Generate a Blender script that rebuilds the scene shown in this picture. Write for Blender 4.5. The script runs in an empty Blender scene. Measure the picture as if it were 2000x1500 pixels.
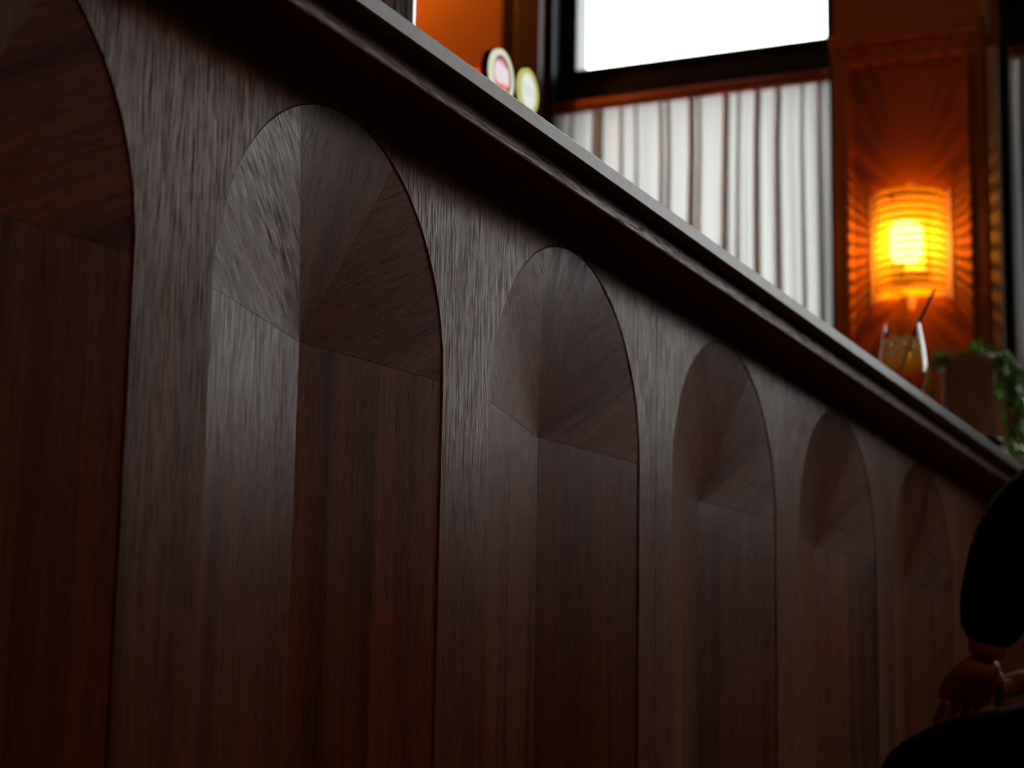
import bpy, bmesh, math, random
from mathutils import Vector, Matrix
random.seed(7)
SC = bpy.context.scene
COL = SC.collection

# ------------------------------------------------------------------ camera
cam_d = bpy.data.cameras.new('camera')
cam_d.sensor_width = 36.0
cam_d.lens = 4276.4 / 2000 * 36.0
cam_d.clip_start = 0.05
cam_d.clip_end = 200
cam = bpy.data.objects.new('camera', cam_d)
COL.objects.link(cam)
FW = Vector((0.89164572, 0.40961133, 0.19283793))
RT = Vector((0.41426205, -0.90999013, 0.01746173))
UP = Vector((-0.18263313, -0.06431576, 0.98107524))
m = Matrix((RT, UP, -FW)).transposed().to_4x4()
m.translation = Vector((0, -1, 0.36))
cam.matrix_world = m
cam_d.dof.use_dof = True
cam_d.dof.focus_distance = 2.28
cam_d.dof.aperture_fstop = 6.5
cam_d.dof.aperture_blades = 0
SC.camera = cam

# ------------------------------------------------------------------ world, exposure
world = bpy.data.worlds.new('overcast_sky')
SC.world = world
world.use_nodes = True
bg = world.node_tree.nodes['Background']
bg.inputs['Color'].default_value = (0.97, 0.975, 0.97, 1)
bg.inputs['Strength'].default_value = 6.4
SC.view_settings.view_transform = 'Standard'
SC.view_settings.look = 'None'
SC.view_settings.exposure = 0.0
SC.view_settings.gamma = 1.0
SC.view_settings.use_curve_mapping = False
SC.cycles.max_bounces = 10
SC.cycles.transparent_max_bounces = 24
SC.cycles.sample_clamp_indirect = 4.0

# window openings in the far wall: (y0, y1) and daylight portals in them
XW = 5.60                      # room face of the far wall
WIN = [(0.612, 1.493), (-0.700, 0.160), (-2.010, -1.130), (-3.320, -2.440)]
SILL = [1.12, 1.42, 1.30, 1.20]  # sills are out of view, heights set to trim daylight on the bar
WZ1 = 3.32
for (a, b), WZ0 in zip(WIN, SILL):
    ld = bpy.data.lights.new('daylight_portal', 'AREA')
    ld.shape = 'RECTANGLE'
    ld.size = WZ1 - WZ0
    ld.size_y = b - a
    ld.cycles.is_portal = True
    lo = bpy.data.objects.new('daylight_portal', ld)
    COL.objects.link(lo)
    lo.location = (XW + 0.36, (a + b) / 2, (WZ0 + WZ1) / 2)
    lo.rotation_euler = (0, math.radians(90), 0)

# ------------------------------------------------------------------ helpers
def tag(o, label=None, cat=None, group=None, kind=None):
    if label: o['label'] = label
    if cat: o['category'] = cat
    if group: o['group'] = group
    if kind: o['kind'] = kind
    return o

def empty(name, loc=(0, 0, 0), label=None, cat=None, group=None, kind=None, parent=None):
    o = bpy.data.objects.new(name, None)
    o.empty_display_size = 0.1
    COL.objects.link(o)
    o.location = loc
    if parent: o.parent = parent
    return tag(o, label, cat, group, kind)

def link(name, mesh, mat=None, parent=None, loc=None):
    o = bpy.data.objects.new(name, mesh)
    COL.objects.link(o)
    if mat is not None and not mesh.materials:
        mesh.materials.append(mat)
    if parent: o.parent = parent
    if loc is not None: o.location = loc
    return o

def bm_obj(name, bm, mat, parent=None, smooth=False, loc=None):
    bmesh.ops.recalc_face_normals(bm, faces=bm.faces)
    me = bpy.data.meshes.new(name)
    bm.to_mesh(me); bm.free()
    if smooth:
        for p in me.polygons: p.use_smooth = True
    return link(name, me, mat, parent, loc)

def box(bm, x0, x1, y0, y1, z0, z1):
    vs = [bm.verts.new((x, y, z)) for x in (x0, x1) for y in (y0, y1) for z in (z0, z1)]
    for f in ((0, 1, 3, 2), (4, 6, 7, 5), (0, 4, 5, 1), (2, 3, 7, 6), (0, 2, 6, 4), (1, 5, 7, 3)):
        bm.faces.new([vs[i] for i in f])
    return vs

def box_obj(name, b, mat, parent=None, bevel=0.0, uvmode=None):
    bm = bmesh.new(); box(bm, *b)
    if bevel:
        bmesh.ops.bevel(bm, geom=list(bm.edges), offset=bevel, segments=2, affect='EDGES', profile=0.6)
    o = bm_obj(name, bm, mat, parent)
    if uvmode: set_uv(o.data, uvmode)
    return o

def set_uv(me, mode):
    """UV in metres: u across the grain, v along it"""
    uv = me.uv_layers.new(name='grain')
    for l in me.loops:
        c = me.vertices[l.vertex_index].co
        if mode == 'z':   uv.data[l.index].uv = (c.x + c.y * 1.3, c.z)
        elif mode == 'x': uv.data[l.index].uv = (c.z + c.y * 1.1, c.x)
        elif callable(mode): uv.data[l.index].uv = mode(c)

def lathe(bm, prof, n=32, cx=0, cy=0, a0=0, a1=2 * math.pi, close=True):
    full = close and abs(a1 - a0 - 2 * math.pi) < 1e-6
    rows = []
    k = n if full else n + 1
    for (r, z) in prof:
        if r < 1e-6:
            rows.append([bm.verts.new((cx, cy, z))])
        else:
            rows.append([bm.verts.new((cx + r * math.cos(a0 + (a1 - a0) * i / n), cy + r * math.sin(a0 + (a1 - a0) * i / n), z)) for i in range(k)])
    for A, B in zip(rows[:-1], rows[1:]):
        for i in range(n):
            j = (i + 1) % n if full else i + 1
            if len(A) == 1 and len(B) == 1: continue
            if len(A) == 1: bm.faces.new((A[0], B[i], B[j]))
            elif len(B) == 1: bm.faces.new((A[i], A[j], B[0]))
            else: bm.faces.new((A[i], A[j], B[j], B[i]))

def tube(bm, pts, rad, n=10, caps=True):
    pts = [Vector(p) for p in pts]
    rs = rad if isinstance(rad, (list, tuple)) else [rad] * len(pts)
    rows = []
    ref = Vector((0.31, 0.17, 0.94))
    for i, p in enumerate(pts):
        d = (pts[min(i + 1, len(pts) - 1)] - pts[max(i - 1, 0)]).normalized()
        if abs(d.dot(ref)) > 0.97: ref = Vector((0.9, 0.3, 0.1))
        a = d.cross(ref).normalized(); b = d.cross(a)
        rows.append([bm.verts.new(p + rs[i] * (a * math.cos(2 * math.pi * j / n) + b * math.sin(2 * math.pi * j / n))) for j in range(n)])
    for A, B in zip(rows[:-1], rows[1:]):
        for j in range(n):
            bm.faces.new((A[j], A[(j + 1) % n], B[(j + 1) % n], B[j]))
    if caps:
        bm.faces.new(rows[0]); bm.faces.new(rows[-1])

# ------------------------------------------------------------------ materials
def new_mat(name):
    mt = bpy.data.materials.new(name)
    mt.use_nodes = True
    nt = mt.node_tree
    return mt, nt, nt.nodes['Principled BSDF'], nt.nodes['Material Output']

def N(nt, typ, **kw):
    n = nt.nodes.new(typ)
    for k, v in kw.items(): setattr(n, k, v)
    return n

def ramp(nt, stops):
    r = nt.nodes.new('ShaderNodeValToRGB')
    e = r.color_ramp.elements
    while len(e) < len(stops): e.new(0.5)
    for i, (p, c) in enumerate(stops):
        e[i].position = p
        e[i].color = (c[0], c[1], c[2], 1) if not isinstance(c, (int, float)) else (c, c, c, 1)
    return r

def simple(name, col, rough=0.5, metal=0.0, noise=0.0, nscale=20, bump=0.0, spec=0.5):
    mt, nt, b, out = new_mat(name)
    b.inputs['Roughness'].default_value = rough
    b.inputs['Metallic'].default_value = metal
    b.inputs['Specular IOR Level'].default_value = spec
    tc = N(nt, 'ShaderNodeTexCoord')
    nz = N(nt, 'ShaderNodeTexNoise'); nz.inputs['Scale'].default_value = nscale; nz.inputs['Detail'].default_value = 5
    nt.links.new(tc.outputs['Object'], nz.inputs['Vector'])
    lo = [c * (1 - noise) for c in col]; hi = [min(1, c * (1 + noise)) for c in col]
    r = ramp(nt, [(0.3, lo), (0.7, hi)])
    nt.links.new(nz.outputs['Fac'], r.inputs['Fac'])
    nt.links.new(r.outputs['Color'], b.inputs['Base Color'])
    if bump:
        bp = N(nt, 'ShaderNodeBump'); bp.inputs['Strength'].default_value = bump; bp.inputs['Distance'].default_value = 0.002
        nt.links.new(nz.outputs['Fac'], bp.inputs['Height']); nt.links.new(bp.outputs['Normal'], b.inputs['Normal'])
    return mt

def walnut(name, dark, mid, light, rough=0.42, contrast=1.0, figure=0.5, spec=0.5, vary=0.35, bump=0.40, fine=1.0):
    """veneer: straight grain along v of the 'grain' UV, pores, slow figure"""
    mt, nt, b, out = new_mat(name)
    L = nt.links.new
    uv = N(nt, 'ShaderNodeUVMap', uv_map='grain')
    oi = N(nt, 'ShaderNodeObjectInfo')
    off = N(nt, 'ShaderNodeVectorMath', operation='SCALE')
    off.inputs[0].default_value = (17.3, 9.1, 5.7)
    L(oi.outputs['Random'], off.inputs['Scale'])
    add = N(nt, 'ShaderNodeVectorMath', operation='ADD')
    L(uv.outputs['UV'], add.inputs[0]); L(off.outputs['Vector'], add.inputs[1])
    # slow sideways wander of the grain
    w1 = N(nt, 'ShaderNodeMapping'); w1.inputs['Scale'].default_value = (7, 1.6, 1)
    L(add.outputs['Vector'], w1.inputs['Vector'])
    nw = N(nt, 'ShaderNodeTexNoise'); nw.inputs['Scale'].default_value = 1.0; nw.inputs['Detail'].default_value = 1.5
    L(w1.outputs['Vector'], nw.inputs['Vector'])
    sub = N(nt, 'ShaderNodeVectorMath', operation='SUBTRACT'); sub.inputs[1].default_value = (0.5, 0.5, 0.5)
    L(nw.outputs['Color'], sub.inputs[0])
    mulv = N(nt, 'ShaderNodeVectorMath', operation='MULTIPLY'); mulv.inputs[1].default_value = (0.10 * figure, 0.0, 0.0)
    L(sub.outputs['Vector'], mulv.inputs[0])
    wv = N(nt, 'ShaderNodeVectorMath', operation='ADD')
    L(add.outputs['Vector'], wv.inputs[0]); L(mulv.outputs['Vector'], wv.inputs[1])
    def layer(sx, sy, detail, rough_=0.55):
        mp = N(nt, 'ShaderNodeMapping'); mp.inputs['Scale'].default_value = (sx, sy, 1)
        L(wv.outputs['Vector'], mp.inputs['Vector'])
        t = N(nt, 'ShaderNodeTexNoise'); t.inputs['Scale'].default_value = 1.0
        t.inputs['Detail'].default_value = detail; t.inputs['Roughness'].default_value = rough_
        L(mp.outputs['Vector'], t.inputs['Vector'])
        return t
    broad = layer(26, 0.7, 3)
    mid_ = layer(150, 2.6, 3)
    pore = layer(820 * fine, 26, 2, 0.7)
    r1 = ramp(nt, [(0.30, dark), (0.48, mid), (0.70, light)])
    L(broad.outputs['Fac'], r1.inputs['Fac'])
    r2 = ramp(nt, [(0.30, 0.62), (0.50, 1.0), (0.75, 1.18)])
    L(mid_.outputs['Fac'], r2.inputs['Fac'])
    r3 = ramp(nt, [(0.34, 0.42), (0.50, 0.95), (0.70, 1.12)])
    L(pore.outputs['Fac'], r3.inputs['Fac'])
    m1 = N(nt, 'ShaderNodeMix', data_type='RGBA', blend_type='MULTIPLY'); m1.inputs['Factor'].default_value = 0.85 * contrast
    L(r1.outputs['Color'], m1.inputs['A']); L(r2.outputs['Color'], m1.inputs['B'])
    m2 = N(nt, 'ShaderNodeMix', data_type='RGBA', blend_type='MULTIPLY'); m2.inputs['Factor'].default_value = 0.9 * contrast
    L(m1.outputs['Result'], m2.inputs['A']); L(r3.outputs['Color'], m2.inputs['B'])
    mr = N(nt, 'ShaderNodeMapRange'); mr.inputs['To Min'].default_value = 1 - vary; mr.inputs['To Max'].default_value = 1 + vary
    L(oi.outputs['Random'], mr.inputs['Value'])
    hs = N(nt, 'ShaderNodeHueSaturation')
    L(m2.outputs['Result'], hs.inputs['Color']); L(mr.outputs['Result'], hs.inputs['Value'])
    L(hs.outputs['Color'], b.inputs['Base Color'])
    rr = N(nt, 'ShaderNodeMapRange'); rr.inputs['To Min'].default_value = rough + 0.16; rr.inputs['To Max'].default_value = rough - 0.06
    rr.inputs['From Min'].default_value = 0.35; rr.inputs['From Max'].default_value = 0.65
    L(pore.outputs['Fac'], rr.inputs['Value']); L(rr.outputs['Result'], b.inputs['Roughness'])
    # open pores do not shine
    sp = N(nt, 'ShaderNodeMapRange'); sp.inputs['From Min'].default_value = 0.38; sp.inputs['From Max'].default_value = 0.56
    sp.inputs['To Min'].default_value = spec * 0.08; sp.inputs['To Max'].default_value = spec
    L(pore.outputs['Fac'], sp.inputs['Value']); L(sp.outputs['Result'], b.inputs['Specular IOR Level'])
    bp = N(nt, 'ShaderNodeBump'); bp.inputs['Strength'].default_value = bump; bp.inputs['Distance'].default_value = 0.0006
    L(pore.outputs['Fac'], bp.inputs['Height']); L(bp.outputs['Normal'], b.inputs['Normal'])
    return mt

M = {}
M['walnut_frame'] = walnut('walnut_frame', (0.14, 0.047, 0.023), (0.24, 0.088, 0.043), (0.31, 0.130, 0.068), rough=0.33, figure=0.25, spec=0.36, vary=0.05)
M['walnut_veneer'] = walnut('walnut_veneer', (0.115, 0.033, 0.014), (0.23, 0.074, 0.033), (0.31, 0.110, 0.052), rough=0.29, figure=0.55, spec=0.54, vary=0.20, bump=0.22, fine=1.25)
M['walnut_apron'] = walnut('walnut_apron', (0.13, 0.048, 0.028), (0.21, 0.082, 0.048), (0.27, 0.120, 0.074), rough=0.34, spec=0.40, figure=0.2, vary=0.0)
M['gap'] = simple('dark_gap', (0.008, 0.005, 0.004), 0.9)
M['ochre'] = simple('ochre_paint', (0.42, 0.170, 0.050), 0.55, noise=0.08, nscale=6, bump=0.05)
M['room_dark'] = simple('dark_room_paint', (0.050, 0.028, 0.018), 0.7, noise=0.1, nscale=3)
M['ceiling'] = simple('ceiling_paint', (0.13, 0.085, 0.055), 0.8, noise=0.05, nscale=3)
M['floor'] = walnut('floor_wood', (0.075, 0.038, 0.020), (0.11, 0.056, 0.030), (0.15, 0.080, 0.045), rough=0.45, vary=0.0)
M['frame_black'] = simple('blue_black_window_paint', (0.010, 0.016, 0.034), 0.36, noise=0.15, nscale=30, bump=0.05)
M['oxblood'] = simple('oxblood_casing_paint', (0.030, 0.010, 0.012), 0.45, noise=0.1, nscale=20)
M['rod'] = simple('copper_red_rod', (0.42, 0.10, 0.040), 0.45, noise=0.2, nscale=60)
M['chrome'] = simple('chrome', (0.72, 0.76, 0.82), 0.16, metal=1.0)
M['black_plastic'] = simple('black_plastic', (0.012, 0.012, 0.013), 0.35)
M['black_cloth'] = simple('black_cloth', (0.0045, 0.0045, 0.005), 0.95, noise=0.3, nscale=150, bump=0.15, spec=0.15)
M['skin'] = simple('skin', (0.46, 0.22, 0.13), 0.5, noise=0.10, nscale=60, bump=0.08)
M['nail'] = simple('nail', (0.58, 0.32, 0.24), 0.3)
M['hair'] = simple('dark_hair', (0.015, 0.009, 0.006), 0.5, noise=0.4, nscale=200)
M['leaf'] = simple('green_leaf', (0.28, 0.52, 0.07), 0.34, noise=0.45, nscale=8)
M['stem'] = simple('plant_stem', (0.09, 0.13, 0.035), 0.6, noise=0.2)
M['soil'] = simple('soil', (0.02, 0.013, 0.009), 0.95, noise=0.5, nscale=90, bump=0.6)
M['pot'] = simple('tan_ceramic', (0.33, 0.215, 0.115), 0.55, noise=0.12, nscale=14, bump=0.1)
M['paper'] = simple('white_paper', (0.72, 0.70, 0.66), 0.8, noise=0.05)
M['grey_dish'] = simple('grey_stoneware', (0.33, 0.31, 0.28), 0.45, noise=0.12, nscale=30)
M['brass'] = simple('aged_brass', (0.55, 0.33, 0.11), 0.32, metal=1.0, noise=0.15, nscale=30)
M['steel'] = simple('brushed_steel', (0.66, 0.72, 0.80), 0.20, metal=1.0)

# speckled grey stone of the worktop
def stone():
    mt, nt, b, out = new_mat('grey_stone')
    L = nt.links.new
    tc = N(nt, 'ShaderNodeTexCoord')
    mp = N(nt, 'ShaderNodeMapping'); mp.inputs['Scale'].default_value = (1.0, 1.0, 0.35)
    L(tc.outputs['Object'], mp.inputs['Vector'])
    n1 = N(nt, 'ShaderNodeTexNoise'); n1.inputs['Scale'].default_value = 500; n1.inputs['Detail'].default_value = 3
    n2 = N(nt, 'ShaderNodeTexNoise'); n2.inputs['Scale'].default_value = 45; n2.inputs['Detail'].default_value = 4
    L(mp.outputs['Vector'], n1.inputs['Vector']); L(mp.outputs['Vector'], n2.inputs['Vector'])
    r1 = ramp(nt, [(0.26, (0.04, 0.034, 0.03)), (0.36, (0.17, 0.19, 0.215)), (0.7, (0.22, 0.245, 0.275))])
    L(n1.outputs['Fac'], r1.inputs['Fac'])
    r2 = ramp(nt, [(0.3, 0.8), (0.7, 1.12)])
    L(n2.outputs['Fac'], r2.inputs['Fac'])
    mx = N(nt, 'ShaderNodeMix', data_type='RGBA', blend_type='MULTIPLY'); mx.inputs['Factor'].default_value = 1
    L(r1.outputs['Color'], mx.inputs['A']); L(r2.outputs['Color'], mx.inputs['B'])
    L(mx.outputs['Result'], b.inputs['Base Color'])
    b.inputs['Roughness'].default_value = 0.33
    b.inputs['Specular IOR Level'].default_value = 0.36
    bp = N(nt, 'ShaderNodeBump'); bp.inputs['Strength'].default_value = 0.12; bp.inputs['Distance'].default_value = 0.0005
    L(n1.outputs['Fac'], bp.inputs['Height']); L(bp.outputs['Normal'], b.inputs['Normal'])
    return mt
M['stone'] = stone()

def pane_glass():
    mt, nt, b, out = new_mat('window_glass')
    nt.nodes.remove(b)
    tr = N(nt, 'ShaderNodeBsdfTransparent'); tr.inputs['Color'].default_value = (0.97, 0.985, 0.98, 1)
    gl = N(nt, 'ShaderNodeBsdfGlossy'); gl.inputs['Roughness'].default_value = 0.02
    lw = N(nt, 'ShaderNodeLayerWeight'); lw.inputs['Blend'].default_value = 0.5
    pw = N(nt, 'ShaderNodeMath', operation='POWER'); pw.inputs[1].default_value = 4.0; nt.links.new(lw.outputs['Facing'], pw.inputs[0])
    fr = N(nt, 'ShaderNodeMath', operation='MULTIPLY_ADD'); fr.inputs[1].default_value = 0.8; fr.inputs[2].default_value = 0.035; nt.links.new(pw.outputs['Value'], fr.inputs[0])
    nz = N(nt, 'ShaderNodeTexNoise'); nz.inputs['Scale'].default_value = 2
    bp = N(nt, 'ShaderNodeBump'); bp.inputs['Strength'].default_value = 0.02
    nt.links.new(nz.outputs['Fac'], bp.inputs['Height']); nt.links.new(bp.outputs['Normal'], gl.inputs['Normal'])
    mx = N(nt, 'ShaderNodeMixShader')
    nt.links.new(fr.outputs['Value'], mx.inputs['Fac'])
    nt.links.new(tr.outputs['BSDF'], mx.inputs[1]); nt.links.new(gl.outputs['BSDF'], mx.inputs[2])
    nt.links.new(mx.outputs['Shader'], out.inputs['Surface'])
    return mt
M['pane'] = pane_glass()

def cloth_mat(name, col, transl=0.62, transp=0.16):
    mt, nt, b, out = new_mat(name)
    nt.nodes.remove(b)
    L = nt.links.new
    tc = N(nt, 'ShaderNodeTexCoord')
    mp = N(nt, 'ShaderNodeMapping'); mp.inputs['Scale'].default_value = (400, 400, 60)
    L(tc.outputs['Object'], mp.inputs['Vector'])
    nz = N(nt, 'ShaderNodeTexNoise'); nz.inputs['Scale'].default_value = 1; nz.inputs['Detail'].default_value = 2
    L(mp.outputs['Vector'], nz.inputs['Vector'])
    r = ramp(nt, [(0.3, [c * 0.88 for c in col]), (0.7, col)])
    L(nz.outputs['Fac'], r.inputs['Fac'])
    df = N(nt, 'ShaderNodeBsdfDiffuse'); tl = N(nt, 'ShaderNodeBsdfTranslucent'); tp = N(nt, 'ShaderNodeBsdfTransparent')
    L(r.outputs['Color'], df.inputs['Color']); L(r.outputs['Color'], tl.inputs['Color'])
    a = N(nt, 'ShaderNodeMixShader'); a.inputs['Fac'].default_value = transl
    L(df.outputs['BSDF'], a.inputs[1]); L(tl.outputs['BSDF'], a.inputs[2])
    c = N(nt, 'ShaderNodeMixShader'); c.inputs['Fac'].default_value = transp
    L(a.outputs['Shader'], c.inputs[1]); L(tp.outputs['BSDF'], c.inputs[2])
    L(c.outputs['Shader'], out.inputs['Surface'])
    return mt
M['sheer'] = cloth_mat('sheer_linen', (0.72, 0.73, 0.72), transl=0.208, transp=0.014)

def amber_glass(name, mode):
    """pressed amber glass: thick ribs pass less light than the clear bands between them"""
    mt, nt, b, out = new_mat(name)
    nt.nodes.remove(b)
    L = nt.links.new
    tc = N(nt, 'ShaderNodeTexCoord')
    sp = N(nt, 'ShaderNodeSeparateXYZ'); L(tc.outputs['Object'], sp.inputs['Vector'])
    k = N(nt, 'ShaderNodeMath', operation='MULTIPLY')
    if mode == 'ring':
        L(sp.outputs['Z'], k.inputs[0]); k.inputs[1].default_value = 2 * math.pi * 13 / 0.2745
    else:
        at = N(nt, 'ShaderNodeMath', operation='ARCTAN2'); L(sp.outputs['Y'], at.inputs[0]); L(sp.outputs['X'], at.inputs[1])
        L(at.outputs['Value'], k.inputs[0]); k.inputs[1].default_value = 26
    cs_ = N(nt, 'ShaderNodeMath', operation='COSINE'); L(k.outputs['Value'], cs_.inputs[0])
    rm = ramp(nt, [(0.27, (0.03, 0.008, 0.0002)), (0.48, (1.0, 0.80, 0.42))] if mode == 'ring' else [(0.30, (0.10, 0.028, 0.001)), (0.62, (1.0, 0.60, 0.17))])
    mr = N(nt, 'ShaderNodeMapRange'); mr.inputs['From Min'].default_value = -1; mr.inputs['From Max'].default_value = 1
    L(cs_.outputs['Value'], mr.inputs['Value']); L(mr.outputs['Result'], rm.inputs['Fac'])
    tp = N(nt, 'ShaderNodeBsdfTransparent'); L(rm.outputs['Color'], tp.inputs['Color'])
    tl = N(nt, 'ShaderNodeBsdfTranslucent'); tl.inputs['Color'].default_value = (1.0, 0.66, 0.05, 1)
    gl = N(nt, 'ShaderNodeBsdfGlossy'); gl.inputs['Roughness'].default_value = 0.12; gl.inputs['Color'].default_value = (1, 0.85, 0.6, 1)
    a = N(nt, 'ShaderNodeMixShader'); a.inputs['Fac'].default_value = 0.10 if mode == 'ring' else 0.4
    L(tp.outputs['BSDF'], a.inputs[1]); L(tl.outputs['BSDF'], a.inputs[2])
    c = N(nt, 'ShaderNodeMixShader'); c.inputs['Fac'].default_value = 0.05
    L(a.outputs['Shader'], c.inputs[1]); L(gl.outputs['BSDF'], c.inputs[2])
    L(c.outputs['Shader'], out.inputs['Surface'])
    return mt
M['amber'] = amber_glass('ribbed_amber_glass', 'ring')
M['amber_end'] = amber_glass('radial_amber_glass', 'fan')

def glow(name, col, strength, transp=0.0):
    mt, nt, b, out = new_mat(name)
    nt.nodes.remove(b)
    em = N(nt, 'ShaderNodeEmission'); em.inputs['Color'].default_value = (*col, 1); em.inputs['Strength'].default_value = strength
    if transp:
        tp = N(nt, 'ShaderNodeBsdfTransparent'); tp.inputs['Color'].default_value = (1, 0.9, 0.75, 1)
        mx = N(nt, 'ShaderNodeMixShader'); mx.inputs['Fac'].default_value = transp
        nt.links.new(em.outputs['Emission'], mx.inputs[1]); nt.links.new(tp.outputs['BSDF'], mx.inputs[2])
        nt.links.new(mx.outputs['Shader'], out.inputs['Surface'])
    else:
        nt.links.new(em.outputs['Emission'], out.inputs['Surface'])
    return mt
M['diffuser'] = glow('lit_frosted_glass', (1.0, 0.80, 0.50), 40.0, transp=0.75)
M['globe'] = glow('lit_amber_globe', (1.0, 0.42, 0.06), 6.0, transp=0.3)

def clear_glass():
    mt, nt, b, out = new_mat('clear_glass')
    b.inputs['Base Color'].default_value = (0.97, 0.98, 0.98, 1)
    b.inputs['Roughness'].default_value = 0.01
    b.inputs['IOR'].default_value = 1.45
    b.inputs['Transmission Weight'].default_value = 1.0
    return mt
def thin_glass():
    mt, nt, b, out = new_mat('thin_clear_glass')
    nt.nodes.remove(b)
    tr = N(nt, 'ShaderNodeBsdfTransparent'); tr.inputs['Color'].default_value = (0.96, 0.97, 0.97, 1)
    gl = N(nt, 'ShaderNodeBsdfGlossy'); gl.inputs['Roughness'].default_value = 0.05
    lw = N(nt, 'ShaderNodeLayerWeight'); lw.inputs['Blend'].default_value = 0.5
    pw = N(nt, 'ShaderNodeMath', operation='POWER'); pw.inputs[1].default_value = 4.0; nt.links.new(lw.outputs['Facing'], pw.inputs[0])
    fr = N(nt, 'ShaderNodeMath', operation='MULTIPLY_ADD'); fr.inputs[1].default_value = 0.8; fr.inputs[2].default_value = 0.035; nt.links.new(pw.outputs['Value'], fr.inputs[0])
    mx = N(nt, 'ShaderNodeMixShader')
    nt.links.new(fr.outputs['Value'], mx.inputs['Fac'])
    nt.links.new(tr.outputs['BSDF'], mx.inputs[1]); nt.links.new(gl.outputs['BSDF'], mx.inputs[2])
    nt.links.new(mx.outputs['Shader'], out.inputs['Surface'])
    return mt
M['glass'] = thin_glass()

def drink_mat():
    """layered cocktail: cloudy yellow above, blood orange syrup below"""
    mt, nt, b, out = new_mat('layered_cocktail')
    L = nt.links.new
    tc = N(nt, 'ShaderNodeTexCoord')
    sp = N(nt, 'ShaderNodeSeparateXYZ'); L(tc.outputs['Object'], sp.inputs['Vector'])
    nz = N(nt, 'ShaderNodeTexNoise'); nz.inputs['Scale'].default_value = 45; nz.inputs['Detail'].default_value = 3
    L(tc.outputs['Object'], nz.inputs['Vector'])
    ma = N(nt, 'ShaderNodeMath', operation='MULTIPLY_ADD'); ma.inputs[1].default_value = 0.022
    L(nz.outputs['Fac'], ma.inputs[0]); L(sp.outputs['Z'], ma.inputs[2])
    mr = N(nt, 'ShaderNodeMapRange'); mr.inputs['From Min'].default_value = 0.012; mr.inputs['From Max'].default_value = 0.118
    L(ma.outputs['Value'], mr.inputs['Value'])
    r = ramp(nt, [(0.10, (0.48, 0.055, 0.006)), (0.36, (0.62, 0.14, 0.010)), (0.52, (0.92, 0.44, 0.035)), (0.95, (1.0, 0.86, 0.46))])
    L(mr.outputs['Result'], r.inputs['Fac'])
    nt.nodes.remove(b)
    df = N(nt, 'ShaderNodeBsdfDiffuse'); tl = N(nt, 'ShaderNodeBsdfTranslucent'); gl = N(nt, 'ShaderNodeBsdfGlossy'); gl.inputs['Roughness'].default_value = 0.08
    tp = N(nt, 'ShaderNodeBsdfTransparent')
    for q in (df, tl): L(r.outputs['Color'], q.inputs['Color'])
    gm = N(nt, 'ShaderNodeGamma'); gm.inputs['Gamma'].default_value = 0.45; L(r.outputs['Color'], gm.inputs['Color']); L(gm.outputs['Color'], tp.inputs['Color'])
    a = N(nt, 'ShaderNodeMixShader'); a.inputs['Fac'].default_value = 0.55
    L(df.outputs['BSDF'], a.inputs[1]); L(tl.outputs['BSDF'], a.inputs[2])
    c = N(nt, 'ShaderNodeMixShader'); c.inputs['Fac'].default_value = 0.42
    L(a.outputs['Shader'], c.inputs[1]); L(tp.outputs['BSDF'], c.inputs[2])
    d = N(nt, 'ShaderNodeMixShader'); d.inputs['Fac'].default_value = 0.04
    L(c.outputs['Shader'], d.inputs[1]); L(gl.outputs['BSDF'], d.inputs[2])
    L(d.outputs['Shader'], out.inputs['Surface'])
    return mt
M['drink'] = drink_mat()
def ice_mat():
    mt, nt, b, out = new_mat('ice')
    b.inputs['Base Color'].default_value = (0.92, 0.90, 0.82, 1)
    b.inputs['Roughness'].default_value = 0.12
    b.inputs['Transmission Weight'].default_value = 0.75
    b.inputs['IOR'].default_value = 1.31
    return mt
M['ice'] = ice_mat()

# ------------------------------------------------------------------ the room
RX0, RY0, RY1, RZ1 = -3.2, -5.2, 2.9, 3.65
o = box_obj('floor', (RX0 - .2, XW + .5, RY0 - .2, RY1 + .2, -0.1, 0.0), M['floor']); set_uv(o.data, lambda c: (c.y, c.x)); tag(o, 'dark timber floor of the bar room', None, kind='structure')
o = box_obj('ceiling', (RX0 - .2, XW + .5, RY0 - .2, RY1 + .2, RZ1, RZ1 + 0.1), M['ceiling']); tag(o, 'brown painted ceiling', kind='structure')
o = box_obj('wall_rear', (RX0 - .2, RX0, RY0, RY1, 0, RZ1), M['room_dark']); tag(o, 'dark painted wall at the near end of the room', kind='structure')
o = box_obj('wall_right', (RX0, XW, RY0 - .2, RY0, 0, RZ1), M['room_dark']); tag(o, 'dark painted wall across the room from the bar', kind='structure')
o = box_obj('wall_left', (RX0, XW, RY1, RY1 + .2, 0, RZ1), M['ochre']); tag(o, 'ochre painted wall behind the bar', kind='structure')

# far wall: piers between the windows, sill wall, head wall
bm = bmesh.new()
cuts = sorted(WIN)
edges = [RY0 - .2] + [v for w in cuts for v in w] + [RY1 + .2]
for i in range(0, len(edges), 2):
    box(bm, XW, XW + 0.34, edges[i], edges[i + 1], 0, RZ1)
for (a, b) in cuts:
    box(bm, XW, XW + 0.34, a, b, 0, SILL[WIN.index((a, b))])
    box(bm, XW, XW + 0.34, a, b, WZ1, RZ1)
o = bm_obj('wall_far', bm, M['ochre']); tag(o, 'ochre painted window wall at the far end of the bar', kind='structure')

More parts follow.
